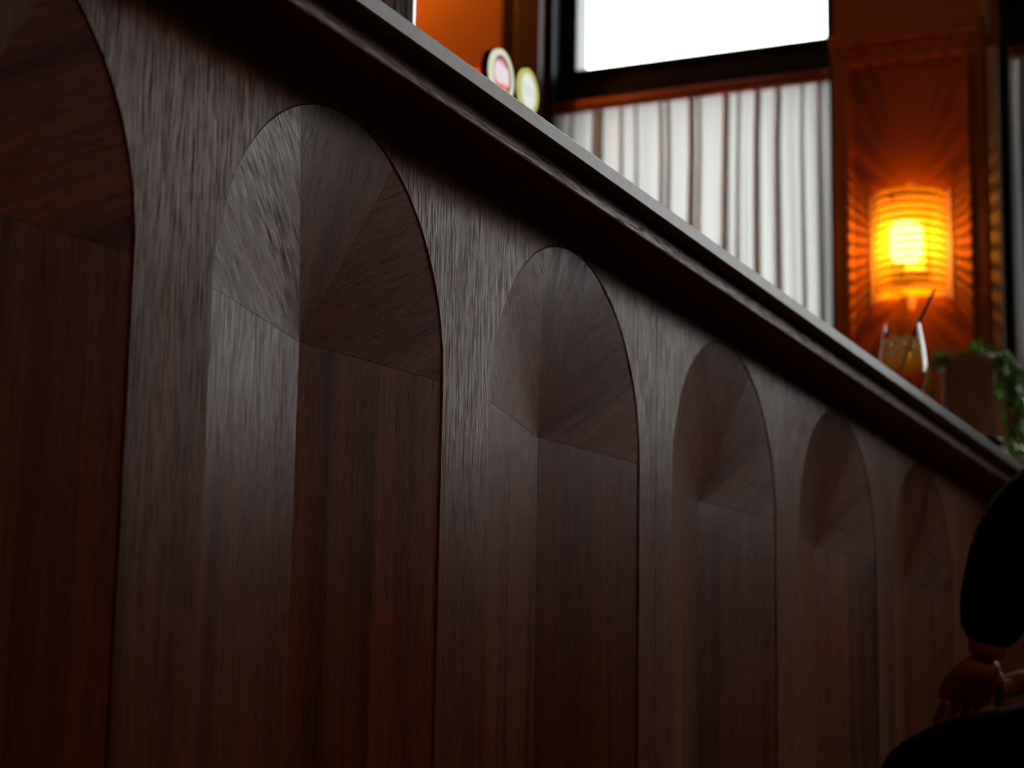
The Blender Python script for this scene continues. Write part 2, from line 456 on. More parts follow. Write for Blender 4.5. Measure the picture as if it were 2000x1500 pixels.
def curtain_mesh(y0, y1, z0, z1, seed, dense=0.0):
    """pleated sheer panel, folds run vertically; returns mesh in room coordinates (x = 0 plane)"""
    rnd = random.Random(seed)
    prof = [(0.0, y0)]
    y = y0
    while y < y1 - 0.02:
        gap = rnd.uniform(0.014, 0.080) * (1 - 0.55 * dense)
        k = 5
        amp = rnd.uniform(0.006, 0.017)
        for i in range(1, k + 1):
            prof.append((amp * math.sin(math.pi * i / k) * rnd.choice((1, 1, -1)), y + gap * i / k))
        y += gap
        t = rnd.uniform(0.006, 0.020) * (1 + 0.5 * dense)                       # a fold that doubles back on itself
        prof += [(-0.006, y + t * .55), (-0.012, y + t * .75), (-0.014, y + t * .2), (-0.004, y - t * .2), (0.006, y - t * .25), (0.004, y + t * .3)]
        y += t * 0.4
    sc = (y1 - y0) / (prof[-1][1] - y0)
    prof = [(x, y0 + (yy - y0) * sc) for x, yy in prof]
    rows = 9
    bm = bmesh.new()
    grid = []
    ph = [rnd.uniform(0, 6.28) for _ in prof]
    for r in range(rows):
        z = z1 + (z0 - z1) * r / (rows - 1)
        g = 0.45 + 0.75 * min(1, r / 3)
        grid.append([bm.verts.new((x * g, yy + 0.004 * math.sin(z * 3.1 + yy * 9) * (r > 0), z)) for (x, yy) in prof])
    for A, B in zip(grid[:-1], grid[1:]):
        for i in range(len(prof) - 1):
            bm.faces.new((A[i], A[i + 1], B[i + 1], B[i]))
    me = bpy.data.meshes.new('curtain'); bm.to_mesh(me); bm.free()
    for p in me.polygons: p.use_smooth = True
    return me

TR0, TR1 = 2.404, 2.520          # transom rail between the upper and lower light
for n, (a, b) in enumerate(WIN):
    WZ0 = SILL[n]
    w = empty('window_%d' % (n + 1), (XW + 0.12, (a + b) / 2, WZ0), kind='structure')
    tag(w, ('tall dark framed sash window above the beer taps', 'tall dark framed window beyond the potted plant', 'tall dark framed window further along the far wall', 'tall dark framed window at the far corner')[n])
    ox, oy, oz = w.location
    hw = (b - a) / 2
    def wb(name, x0, x1, y0, y1, z0, z1, mat, bev=0.004):
        return box_obj(name, (x0 - ox, x1 - ox, y0 - oy, y1 - oy, z0 - oz, z1 - oz), mat, w, bev)
    X0, X1 = XW + 0.10, XW + 0.17
    st = 0.022
    # outer jambs standing in the opening
    wb('jamb', XW + 0.03, XW + 0.24, a, a + st, WZ0, WZ1, M['frame_black'])
    wb('jamb', XW + 0.03, XW + 0.24, b - st, b, WZ0, WZ1, M['frame_black'])
    wb('head', XW + 0.03, XW + 0.24, a + st, b - st, WZ1 - 0.03, WZ1, M['frame_black'])
    wb('sill', XW - 0.02, XW + 0.26, a - 0.0, b + 0.0, WZ0, WZ0 + 0.04, M['frame_black'])
    s2 = 0.048 if n != 1 else 0.10
    for (zz0, zz1) in ((TR1, WZ1 - 0.03), (WZ0 + 0.04, TR0)):
        if n == 1: s2 = 0.10 if zz0 == TR1 else 0.04
        wb('stile', X0, X1, a + st, a + st + s2 * 0.6, zz0, zz1, M['frame_black'])
        wb('stile', X0, X1, b - st - s2, b - st, zz0, zz1, M['frame_black'])
        wb('glazing_bead', X0 - 0.008, X0, b - st - s2, b - st - s2 + 0.010, zz0, zz1, M['frame_black'], 0.002)
    wb('transom', X0 - 0.012, X1, a + st, b - st, TR0 + 0.062, TR1, M['frame_black'])
    wb('transom', X0 - 0.032, X1, a + st, b - st, TR0, TR0 + 0.060, M['frame_black'])
    wb('glazing_bead', X0 - 0.022, X0 - 0.010, a + st, b - st, TR1 - 0.016, TR1, M['frame_black'], 0.002)
    wb('head_rail', X0, X1, a + st + s2 * .6, b - st - s2, WZ1 - 0.09, WZ1 - 0.03, M['frame_black'])
    wb('bottom_rail', X0, X1, a + st + s2 * .6, b - st - s2, WZ0 + 0.04, WZ0 + 0.12, M['frame_black'])
    wb('pane', X0 + 0.030, X0 + 0.035, a + st + s2 * .6, b - st - (0.10 if n == 1 else s2), TR1, WZ1 - 0.09, M['pane'], 0)
    wb('pane', X0 + 0.030, X0 + 0.035, a + st + s2 * .6, b - st - s2, WZ0 + 0.12, TR0, M['pane'], 0)
    if n == 1:
        wb('roller_blind', X0 - 0.004, X0 + 0.024, a + st + 0.004, b - st - 0.004, TR1 + 0.002, WZ1 - 0.035, M['frame_black'])
    # cafe curtain on its rod
    lab = ('white sheer linen curtain with narrow folds under the dark transom above the bar', 'white sheer linen curtain hanging behind the potted plant',
           'white sheer linen curtain in the window next to the plant', 'unseen white sheer linen curtain added to dim the corner window')[n]  # corner curtain is unseen, added to cut daylight on the recesses
    cz = TR0 - 0.0296
    if n == 2: continue
    for q, (c0, c1, den, lb) in enumerate([(a + 0.012, b - 0.012, 0.0, lab)] if n != 1 else [(b - 0.19, b - 0.012, 0.9, lab), (a + 0.012, a + 0.20, 0.75, 'unseen white sheer linen curtain added at the pilaster side to keep window light off the bar')]):  # pilaster-side curtain is unseen, added to shade the far slab edge
        me = curtain_mesh(c0, c1, WZ0 + 0.042, cz, 11 + n + q, den)
        me.materials.append(M['sheer'])
        cu = link('sheer_curtain', me, None, None, (XW + 0.047, 0, 0))
        tag(cu, lb, 'curtain', 'sheer curtains of the far windows')
    rd = empty('curtain_rod', (XW + 0.045, a, TR0 - 0.010), ('copper red curtain rod below the window transom above the bar', 'copper red curtain rod behind the potted plant', 'copper red curtain rod in the window next to the plant', 'copper red curtain rod in the corner window')[n], 'curtain rod', 'curtain rods of the far windows')
    bmr = bmesh.new(); tube(bmr, [(0, 0.022, 0), (0, (b - a) / 2, 0), (0, b - a - 0.022, 0)], 0.019, 14)
    bm_obj('pole', bmr, M['rod'], rd, smooth=True)
    for e in (0.022, b - a - 0.036):
        bmr = bmesh.new(); tube(bmr, [(0, e, 0), (0, e + 0.014, 0)], 0.0194, 14)
        bm_obj('end_socket', bmr, M['brass'], rd)

# casings: dark oxblood boards beside window 1, pale edge strip at window 2
o = box_obj('trim_1', (XW - 0.022, XW + 0.03, 1.493, 1.575, SILL[0], WZ1 + 0.08), M['oxblood'], None, 0.004); tag(o, 'dark red window casing board beside the orange wall', kind='structure')
o = box_obj('trim_2', (XW - 0.012, XW + 0.03, 1.575, 1.622, SILL[0], WZ1 + 0.08), M['gap'], None, 0.004); tag(o, 'narrow dark casing edge', kind='structure')
M['pale_strip'] = simple('pale_grey_paint', (0.42, 0.41, 0.33), 0.5, noise=0.08)
o = box_obj('trim_3', (XW - 0.014, XW + 0.03, 0.160, 0.186, 0.9, 2.40), M['pale_strip'], None, 0.003); tag(o, 'narrow pale casing strip at the plant window', kind='structure')
o = box_obj('trim_4', (XW - 0.014, XW + 0.03, 0.176, 0.198, 2.44, WZ1), M['pale_strip'], None, 0.003); tag(o, 'narrow pale casing strip above', kind='structure')

# pilasters with bead-framed panels and a shallow band
def pilaster(n, y0, y1, label):
    p = empty('trim_%d' % n, (XW, (y0 + y1) / 2, 0), kind='structure'); tag(p, label)
    h = (y1 - y0) / 2
    M_ = M['ochre']
    box_obj('band', (-0.030, 0.0, -h - 0.006, h + 0.006, 2.446, 2.484), M_, p, 0.006)
    box_obj('band_bead', (-0.020, 0.0, -h - 0.003, h + 0.003, 2.426, 2.446), M_, p, 0.005)
    box_obj('shaft_edge', (-0.014, 0.0, -h, -h + 0.036, 0.12, 2.426), M_, p, 0.003)
    box_obj('shaft_edge', (-0.014, 0.0, h - 0.036, h, 0.12, 2.426), M_, p, 0.003)
    for s in (-1, 1):
        yy = s * (h - 0.043)
        box_obj('panel_bead', (-0.021, 0.0, yy - 0.007, yy + 0.007, 0.30, 2.390), M_, p, 0.004)
    box_obj('panel_head', (-0.014, 0.0, -h + 0.036, h - 0.036, 2.392, 2.426), M_, p, 0.003)
    box_obj('plinth', (-0.022, 0.0, -h, h, 0.0, 0.12), M_, p, 0.004)
    return p
pilaster(5, 0.198, 0.612, 'ochre pilaster with a beaded panel carrying the lit sconce')
pilaster(6, -1.130, -0.700, 'ochre pilaster between the plant window and the next')
pilaster(7, -2.440, -2.010, 'ochre pilaster further along the far wall')

# ------------------------------------------------------------------ the bar
S, C1, R, DEP = 0.566, 1.2146, 0.2228, 0.0431        # arch pitch, first centre, radius, apex depth
ZS = 0.36 + 0.4414                                    # springing height
ZT = 0.36 + 0.7077                                    # underside of the slab
ZB = 0.16                                             # foot of the recesses
bar = empty('bar_counter', (0, 0, 0), 'walnut bar front with a row of arched fluted recesses', 'bar')

REB = 0.0017      # recess starts this far behind the face

def arc_pts(r, n=40):
    return [(r * math.cos(math.pi * i / n), r * math.sin(math.pi * i / n)) for i in range(n + 1)]

def front_panel(x0, x1, centres):
    """one board with arched openings, rounded arris and a shallow reveal"""
    bm = bmesh.new()
    n = 48
    ch = 0.0016
    x0 += 0.0006; x1 -= 0.0006
    def V(x, y, z): return bm.verts.new((x, y, z))
    bounds = [x0]
    for i, c in enumerate(centres[:-1]): bounds.append((c + centres[i + 1]) / 2)
    bounds.append(x1)
    bot = 0.10
    for i, c in enumerate(centres):
        xa, xb = bounds[i], bounds[i + 1]
        ro = R + ch
        arc = [(c + px, ZS + pz) for px, pz in arc_pts(ro, n)]     # from right to left
        # columns above the arc
        for (p, q) in zip(arc[:-1], arc[1:]):
            bm.faces.new((V(p[0], 0, p[1]), V(p[0], 0, ZT), V(q[0], 0, ZT), V(q[0], 0, q[1])))
        for (u0, u1) in ((xa, c - ro), (c + ro, xb)):
            zz = [bot, ZB, ZS, ZT]
            for a_, b_ in zip(zz[:-1], zz[1:]):
                bm.faces.new((V(u0, 0, a_), V(u1, 0, a_), V(u1, 0, b_), V(u0, 0, b_)))
        bm.faces.new((V(c - ro, 0, bot), V(c + ro, 0, bot), V(c + ro, 0, ZB - ch), V(c - ro, 0, ZB - ch)))
        # arris and reveal
        def outline(r, b_):
            return [(c + r, b_)] + [(c + px, ZS + pz) for px, pz in arc_pts(r, n)] + [(c - r, b_)]
        o1, o2, o3 = outline(ro, ZB - ch), outline(R + ch * .3, ZB - ch * .3), outline(R, ZB)
        rings = [[V(x, 0, z) for x, z in o1], [V(x, ch * .35, z) for x, z in o2], [V(x, ch, z) for x, z in o3], [V(x, 0.016, z) for x, z in o3]]
        for A, B in zip(rings[:-1], rings[1:]):
            for k in range(len(A) - 1):
                bm.faces.new((A[k], A[k + 1], B[k + 1], B[k]))
            bm.faces.new((A[-1], A[0], B[0], B[-1]))
    for xx in (x0, x1):
        bm.faces.new((V(xx, 0, bot), V(xx, 0, ZT), V(xx, 0.018, ZT), V(xx, 0.018, bot)))
    bmesh.ops.remove_doubles(bm, verts=bm.verts, dist=1e-5)
    bmesh.ops.recalc_face_normals(bm, faces=bm.faces)
    # make sure the face looks at the room
    for f in bm.faces:
        if abs(f.normal.y) > 0.9 and f.normal.y > 0:
            bmesh.ops.reverse_faces(bm, faces=list(bm.faces)); break
    me = bpy.data.meshes.new('front_panel'); bm.to_mesh(me); bm.free()
    set_uv(me, 'z')
    return link('front_panel', me, M['walnut_frame'], bar)

def slab_mesh(name, pts_fn, nu, uvfn, thick=0.006):
    """sheet given by rows of points with a back and edges: pts_fn(i) -> list of points"""
    bm = bmesh.new()
    F = [[bm.verts.new(p) for p in pts_fn(i)] for i in range(nu + 1)]
    B = [[bm.verts.new((v.co.x, v.co.y + thick, v.co.z)) for v in row] for row in F]
    m_ = len(F[0])
    for i in range(nu):
        for j in range(m_ - 1):
            bm.faces.new((F[i][j], F[i][j + 1], F[i + 1][j + 1], F[i + 1][j]))
            bm.faces.new((B[i][j], B[i + 1][j], B[i + 1][j + 1], B[i][j + 1]))
        bm.faces.new((F[i][0], F[i + 1][0], B[i + 1][0], B[i][0]))
        bm.faces.new((F[i][-1], B[i][-1], B[i + 1][-1], F[i + 1][-1]))
    for i in (0, nu):
        for j in range(m_ - 1):
            bm.faces.new((F[i][j], B[i][j], B[i][j + 1], F[i][j + 1]))
    bmesh.ops.recalc_face_normals(bm, faces=bm.faces)
    me = bpy.data.meshes.new(name); bm.to_mesh(me); bm.free()
    set_uv(me, uvfn)
    for p in me.polygons: p.use_smooth = True
    me.set_sharp_from_angle(angle=math.radians(28)) if hasattr(me, 'set_sharp_from_angle') else None
    return me

def depth_at(r):                       # depth behind the face at distance r from the crease / apex
    return REB + (DEP - REB) * (1 - r / R)

GAPA = 0.00015
WEDGES = [(0, 62, (0, 31, 62)), (62, 112, (62, 112)), (112, 180, (112, 146, 180))]     # veneer leaves and the flats inside them
FLAT = 0.32
wedge_me = []
for (a0, a1, fl) in WEDGES:
    am = math.radians((a0 + a1) / 2)
    n = 16
    def pts(i, a0=a0, a1=a1, fl=fl):
        ad = a0 + (a1 - a0) * i / 16
        a = math.radians(ad)
        for f0, f1 in zip(fl[:-1], fl[1:]):
            if ad <= f1 + 1e-6: break
        fm, hf = math.radians((f0 + f1) / 2), math.radians((f1 - f0) / 2)
        out = []
        for r in (0.0009, 0.03, 0.08, 0.15, R - 0.0007):
            dc = depth_at(r)
            df = REB + (DEP - REB) * (1 - r * math.cos(a - fm) / (R * math.cos(hf)))
            d = max(0.0005, dc * (1 - FLAT) + df * FLAT)
            off = GAPA if i == 0 else (-GAPA if i == 16 else 0)
            out.append((r * math.cos(a) - off * math.sin(a), d, r * math.sin(a) + off * math.cos(a)))
        return out
    ca, sa = math.cos(am), math.sin(am)
    wedge_me.append(slab_mesh('veneer_wedge', pts, n, lambda c, ca=ca, sa=sa: (-c.x * sa + c.z * ca, c.x * ca + c.z * sa)))
BOARDS = [(-1.0, -0.56), (-0.56, 0.0), (0.0, 0.54), (0.54, 0.80), (0.80, 1.0)]
board_me = []
for (u0, u1) in BOARDS:
    def pts(i, u0=u0, u1=u1):
        u = (u0 * (1 - i) + u1 * i) * R
        g = 0.00012 if i == 0 else -0.00012
        if u0 == -1.0 and i == 0: g = 0.0007
        if u1 == 1.0 and i == 1: g = -0.0007
        return [(u + g, depth_at(abs(u + g)), z) for z in (ZB - ZS + 0.001, -0.35, -0.0004)]
    board_me.append(slab_mesh('veneer_board', pts, 1, lambda c: (c.x, c.z)))

def shell_mesh():
    """dark tray behind a recess"""
    bm = bmesh.new()
    box(bm, -R - 0.006, R + 0.006, 0.017, 0.085, ZB - ZS - 0.006, R + 0.006)
    bmesh.ops.delete(bm, geom=[f for f in bm.faces if abs(f.calc_center_median().y - 0.017) < 1e-4], context='FACES_ONLY')
    me = bpy.data.meshes.new('arched_recess'); bm.to_mesh(me); bm.free()
    return me
SH = shell_mesh()

cs = [C1 + S * k for k in range(-3, 8)]
seams = [C1 - 0.5 * S - 3 * S, C1 - 0.5 * S, C1 + 2.5 * S, C1 + 5.5 * S, XW - 0.026]
groups = [cs[0:3], cs[3:6], cs[6:9], cs[9:11]]
for i, g in enumerate(groups):
    front_panel(seams[i], seams[i + 1], g)
for c in cs:
    rc = link('arched_recess', SH, M['gap'], bar, (c, 0, ZS))
    for me in wedge_me: link('veneer_wedge', me, M['walnut_veneer'], rc)
    for me in board_me: link('veneer_board', me, M['walnut_veneer'], rc)
bx0, bx1 = seams[0], seams[-1]
box_obj('plinth', (bx0, bx1, 0.03, 0.09, 0.0, 0.10), M['gap'], bar)
box_obj('back_panel', (bx0, bx1, 0.50, 0.52, 0.0, ZT), M['walnut_apron'], bar, uvmode='z')
box_obj('end_panel', (bx0 + 0.0, bx0 + 0.02, 0.02, 0.50, 0.0, ZT - 0.001), M['walnut_apron'], bar, uvmode='z')

top = empty('countertop', (0, 0, ZT), 'long thin grey stone worktop on the walnut bar', 'countertop')
def prof_bar(name, prof, x0, x1, mat, uv=None):
    bm = bmesh.new()
    A = [bm.verts.new((x0, y, z)) for y, z in prof]; B = [bm.verts.new((x1, y, z)) for y, z in prof]
    n = len(prof)
    for i in range(n): bm.faces.new((A[i], A[(i + 1) % n], B[(i + 1) % n], B[i]))
    bm.faces.new(A); bm.faces.new(B[::-1])
    o = bm_obj(name, bm, mat, top)
    if uv: set_uv(o.data, uv)
    return o
T = 0.0177
e = 0.0012
prof_bar('slab', [(-0.0977 + e, T), (-0.0977, T - e), (-0.0977, e), (-0.0977 + e, 0), (0.62, 0), (0.62, T)], bx0 - 0.03, XW - 0.03, M['stone'])
h = 0.0241
ap = prof_bar('apron', [(-0.0742, -0.0002), (-0.0742, -h + 0.0025), (-0.0735, -h + 0.0008), (-0.0717, -h), (-0.0005, -h), (-0.0005, -0.0002)], bx0, bx1, M['walnut_apron'], 'x')
ap.parent = bar; ap.location = (0, 0, ZT)
# small chip in the slab's lower edge is left to the stone texture

# ------------------------------------------------------------------ wall sconces
def sconce(y, z, label, group=None, power=9.0):
    s = empty('wall_sconce', (XW, y, z), label, 'wall lamp', group)
    box_obj('back_plate', (-0.012, 0.0, -0.045, 0.045, -0.085, 0.085), M['brass'], s, 0.004)
    # curved shade: a stack of amber glass rings with open slits between them
    R0 = 0.0985; H = 0.2745
    nb = 13; ph = H / nb
    bmb = bmesh.new()
    a0, a1 = math.radians(92), math.radians(268)
    def band(zc, hh):
        b_ = bmesh.new()
        pr = []
        for k in range(7):
            t = k / 6
            pr.append((R0 - 0.003 + 0.005 * math.sin(math.pi * t), zc - hh / 2 + hh * t))
        pr2 = [(r - 0.0045, z_) for r, z_ in pr][::-1]
        lathe(b_, pr + pr2 + [pr[0]], 40, 0, 0, a0, a1, close=False)
        for v in b_.verts: v.co.x = v.co.x * 0.98 - 0.004
        return b_
    bmb.free()
    for k in range(nb):
        zc = -H / 2 + ph * (k + .5)
        bm_obj('glass_ring', band(zc, ph - 0.0006), M['amber'], s, smooth=True)
    # vertical straps that carry the rings
    for ang in (92, 268):
        b_ = bmesh.new(); a = math.radians(ang)
        tube(b_, [(R0 * math.cos(a) * .98 - .004, R0 * math.sin(a), -H / 2), (R0 * math.cos(a) * .98 - .004, R0 * math.sin(a), 0), (R0 * math.cos(a) * .98 - .004, R0 * math.sin(a), H / 2)], 0.002, 8)
        bm_obj('strap', b_, M['brass'], s)
    for zz in (H / 2 - 0.001, -H / 2 + 0.001):  # end caps added to break the light above and below into streaks
        b_ = bmesh.new(); lathe(b_, [(0.012, zz - 0.001), (R0 - 0.004, zz - 0.001), (R0 - 0.004, zz + 0.001), (0.012, zz + 0.001), (0.012, zz - 0.001)], 40, 0, 0, a0, a1, close=False)
        bm_obj('end_glass', b_, M['amber_end'], s)
    # crown and foot of glass beads
    for zz, cnt in ((H / 2 - 0.004, 15), (-H / 2 + 0.004, 15)):
        for k in range(cnt):
            a = a0 + (a1 - a0) * (k + .5) / cnt
            b_ = bmesh.new()
            bmesh.ops.create_uvsphere(b_, u_segments=10, v_segments=6, radius=0.0055)
            bm_obj('bead', b_, M['amber'], s, smooth=True, loc=((R0 - 0.012) * math.cos(a), (R0 - 0.012) * math.sin(a), zz))
    # frosted inner glass, lamp holder, screw
    b_ = bmesh.new(); lathe(b_, [(0.0, -0.052), (0.036, -0.048), (0.042, -0.035), (0.042, 0.035), (0.036, 0.046), (0.0, 0.050)], 24, -0.052, 0)
    bm_obj('frosted_glass', b_, M['diffuser'], s, smooth=True)
    b_ = bmesh.new(); tube(b_, [(-0.052, 0.012, -0.054), (-0.052, 0.012, -0.098)], 0.0085, 12); tube(b_, [(-0.052, 0.012, -0.094), (-0.006, 0.012, -0.094)], 0.006, 10)
    bm_obj('lamp_holder', b_, M['black_plastic'], s, smooth=True)
    b_ = bmesh.new(); tube(b_, [(-0.100, 0.024, 0.112), (-0.112, 0.024, 0.112)], 0.007, 12)
    bm_obj('screw', b_, M['black_plastic'], s)
    ld = bpy.data.lights.new('sconce_bulb', 'POINT')
    ld.energy = power; ld.color = (1.0, 0.48, 0.07); ld.shadow_soft_size = 0.004
    lo = bpy.data.objects.new('sconce_bulb', ld); COL.objects.link(lo)
    lo.parent = s; lo.location = (-0.052, 0, 0)
    return s
sconce(0.405, 1.870, 'lit amber ribbed glass sconce on the pilaster behind the cocktail')

# globe pendant over the back bar, lights the orange wall
def pendant(x, y, z, label, power):
    p = empty('pendant_lamp', (x, y, z), label, 'pendant lamp')
    b_ = bmesh.new(); bmesh.ops.create_uvsphere(b_, u_segments=28, v_segments=16, radius=0.09)
    bm_obj('globe', b_, M['globe'], p, smooth=True)
    b_ = bmesh.new(); lathe(b_, [(0.0, 0.125), (0.03, 0.12), (0.034, 0.085), (0.0, 0.08)], 20)
    bm_obj('cap', b_, M['brass'], p, smooth=True)
    b_ = bmesh.new(); tube(b_, [(0, 0, 0.12), (0, 0, RZ1 - z)], 0.004, 8)
    bm_obj('flex', b_, M['black_plastic'], p)
    ld = bpy.data.lights.new('pendant_bulb', 'POINT'); ld.energy = power; ld.color = (1.0, 0.29, 0.022); ld.shadow_soft_size = 0.05
    lo = bpy.data.objects.new('pendant_bulb', ld); COL.objects.link(lo); lo.parent = p
    return p
pendant(5.22, 2.22, 3.14, 'glowing amber globe pendant above the back bar', 74.0)
pendant(1.5, -2.7, 2.35, 'glowing amber globe pendant added out of view over the customer floor to light the wood midway along the bar', 32.0)  # added lamp, out of view, warms the walnut
pendant(0.2, -3.1, 2.35, 'glowing amber globe pendant added out of view over the customer floor to light the wood at the near end', 30.0)  # second added lamp out of view, same warm fill on the bar front

# ------------------------------------------------------------------ beer taps
def badge_mat(name, cols):
    """printed, back-lit roundel; rings by radius, colours by noise (flat print)"""
    mt, nt, b, out = new_mat(name)
    nt.nodes.remove(b)
    L = nt.links.new
    tc = N(nt, 'ShaderNodeTexCoord')
    sp = N(nt, 'ShaderNodeSeparateXYZ'); L(tc.outputs['Object'], sp.inputs['Vector'])
    nz = N(nt, 'ShaderNodeTexNoise'); nz.inputs['Scale'].default_value = 26; nz.inputs['Detail'].default_value = 1.0
    L(tc.outputs['Object'], nz.inputs['Vector'])
    ma = N(nt, 'ShaderNodeMath', operation='MULTIPLY_ADD'); ma.inputs[1].default_value = 0.035; L(nz.outputs['Fac'], ma.inputs[0]); L(sp.outputs['Z'], ma.inputs[2])
    mr = N(nt, 'ShaderNodeMapRange'); mr.inputs['From Min'].default_value = -0.022; mr.inputs['From Max'].default_value = 0.056
    L(ma.outputs['Value'], mr.inputs['Value'])
    r = ramp(nt, cols)
    L(mr.outputs['Result'], r.inputs['Fac'])
    em = N(nt, 'ShaderNodeEmission'); em.inputs['Strength'].default_value = 0.95
    L(r.outputs['Color'], em.inputs['Color'])
    L(em.outputs['Emission'], out.inputs['Surface'])
    return mt
M['print_red'] = badge_mat('backlit_print_red', [(0.0, (0.85, 0.30, 0.10)), (0.22, (0.9, 0.42, 0.12)), (0.34, (0.75, 0.12, 0.10)), (0.42, (0.88, 0.72, 0.74)), (0.70, (0.86, 0.80, 0.86)), (0.86, (0.62, 0.16, 0.20)), (1.0, (0.32, 0.14, 0.22))])
M['print_pale'] = badge_mat('backlit_print_pale', [(0.0, (0.80, 0.80, 0.72)), (0.4, (0.84, 0.84, 0.82)), (0.55, (0.70, 0.76, 0.66)), (0.7, (0.86, 0.85, 0.86)), (1.0, (0.84, 0.82, 0.72))])
M['ring_cream'] = glow('backlit_cream_ring', (0.82, 0.83, 0.62), 0.85)
M['ring_maroon'] = glow('backlit_maroon_ring', (0.30, 0.05, 0.10), 0.7)
M['ring_yellow'] = glow('backlit_yellow_ring', (0.70, 0.68, 0.18), 0.75)
M['red_lamp'] = glow('red_indicator', (1.0, 0.06, 0.01), 0.8)

def beer_tap(x, y, zc, r, kind, label, ring_w):
    """chrome font with a round back-lit badge facing the customers"""
    zt = ZT + T
    t = empty('beer_tap', (x, y, zt), label, 'beer tap', 'beer taps on the counter')
    hz = zc - zt
    b_ = bmesh.new(); lathe(b_, [(0, 0), (0.045, 0), (0.045, 0.008), (0.040, 0.016), (0.028, 0.022), (0, 0.022)], 28, 0, 0.045)
    bm_obj('base', b_, M['chrome'], t, smooth=True)
    b_ = bmesh.new(); tube(b_, [(0, 0.045, 0.02), (0, 0.045, hz * 0.5), (0, 0.043, hz - 0.03), (0, 0.035, hz)], [0.026, 0.022, 0.022, 0.020], 20)
    bm_obj('column', b_, M['chrome'], t, smooth=True)
    # badge: housing (axis along y), ring, printed disc
    def disc(name, r0, r1, y0, y1, mat, sy=1.0):
        b2 = bmesh.new()
        prof = [(r0, y0), (r1, y0), (r1, y1), (r0, y1)] if r0 > 0 else [(0, y0), (r1 * .97, y0), (r1, y0 + abs(y1 - y0) * .2), (r1, y1), (0, y1)]
        lathe(b2, prof if r0 <= 0 else prof + [prof[0]], 40)
        for v in b2.verts:
            v.co = Vector((v.co.x, v.co.z, v.co.y * sy))
        return bm_obj(name, b2, mat, t, smooth=False, loc=(0, 0, hz))
    sy = 1.0
    disc('badge_housing', 0, r, 0.000, 0.014, M['black_plastic'], sy)
    disc('badge_ring', r - ring_w, r * 0.985, -0.005, 0.001, M['ring_cream'] if kind == 'red' else M['ring_yellow'], sy)
    if kind == 'red': disc('badge_rim', r - ring_w - 0.0045, r - ring_w, -0.004, 0.001, M['ring_maroon'], sy)
    disc('badge_face', 0, r - ring_w, -0.003, 0.001, M['print_red'] if kind == 'red' else M['print_pale'], sy)
    b_ = bmesh.new(); tube(b_, [(0, 0.02, hz * .62), (0, -0.03, hz * .62), (0, -0.055, hz * .56), (0, -0.058, hz * .46)], [0.010, 0.010, 0.009, 0.008], 14)
    bm_obj('spout', b_, M['chrome'], t, smooth=True)
    b_ = bmesh.new(); tube(b_, [(0, -0.025, hz * .62), (0, -0.028, hz * .70), (0, -0.034, hz * .80)], [0.007, 0.010, 0.013], 12)
    bm_obj('handle', b_, M['black_plastic'], t, smooth=True)
    return t
tp = beer_tap(3.195, 0.50, 1.583, 0.0470, 'red', 'chrome beer tap with a back-lit red and white round badge', 0.0115)
b_ = bmesh.new(); tube(b_, [(-0.058, 0.012, 0.490), (-0.058, 0.026, 0.490)], 0.006, 12); bm_obj('indicator', b_, M['red_lamp'], tp)
b_ = bmesh.new(); tube(b_, [(-0.058, 0.022, 0.490), (-0.03, 0.024, 0.490)], 0.004, 8); bm_obj('indicator_arm', b_, M['black_plastic'], tp)
beer_tap(3.304, 0.50, 1.590, 0.0410, 'pale', 'chrome beer tap with a back-lit pale yellow round badge', 0.0085)

# chrome tap rail: upright pipes in a row
rail = empty('tap_tower', (2.79, 0.50, ZT + T), 'steel tap tower of upright oval tubes beside the badge taps', 'tap tower')
box_obj('base_plate', (-0.135, 0.10, -0.03, 0.03, 0.0, 0.012), M['chrome'], rail, 0.003)
for k in range(5):
    px = 0.064 - k * 0.0375
    b_ = bmesh.new(); tube(b_, [(px, 0, 0.012), (px, 0, 0.35), (px, 0, 0.72)], 0.0172, 28)
    for v in b_.verts: v.co.y *= 0.5
    bm_obj('tube', b_, M['steel'], rail, smooth=True)
b_ = bmesh.new(); tube(b_, [(-0.12, 0, 0.735), (-0.02, 0, 0.735), (0.09, 0, 0.735)], 0.018, 18)
bm_obj('top_rail', b_, M['chrome'], rail, smooth=True)

# ------------------------------------------------------------------ cocktail
zt = ZT + T
GX, GY = 3.715, -0.050
gl = empty('cocktail_glass', (GX, GY, zt), 'stemless glass of layered orange cocktail standing at the counter edge', 'glass')
outp = [(0.0, 0.0), (0.019, 0.0), (0.024, 0.002), (0.0335, 0.018), (0.0395, 0.036), (0.0415, 0.052), (0.0405, 0.075), (0.0375, 0.100), (0.0335, 0.124), (0.0315, 0.1345)]
inp = [(0.0305, 0.1350), (0.0300, 0.1340), (0.0322, 0.124), (0.0362, 0.100), (0.0392, 0.075), (0.0401, 0.052), (0.0380, 0.036), (0.0318, 0.018), (0.020, 0.0075), (0.0, 0.006)]
b_ = bmesh.new(); lathe(b_, outp + inp, 48); bm_obj('bowl', b_, M['glass'], gl, smooth=True)
b_ = bmesh.new()
lathe(b_, [(0.0, 0.0068), (0.0195, 0.0084), (0.0312, 0.0186), (0.0374, 0.0365), (0.0394, 0.052), (0.0385, 0.075), (0.0356, 0.100), (0.0345, 0.1065), (0.0330, 0.1068), (0.0, 0.1066)], 48)
bm_obj('drink', b_, M['drink'], gl, smooth=True)
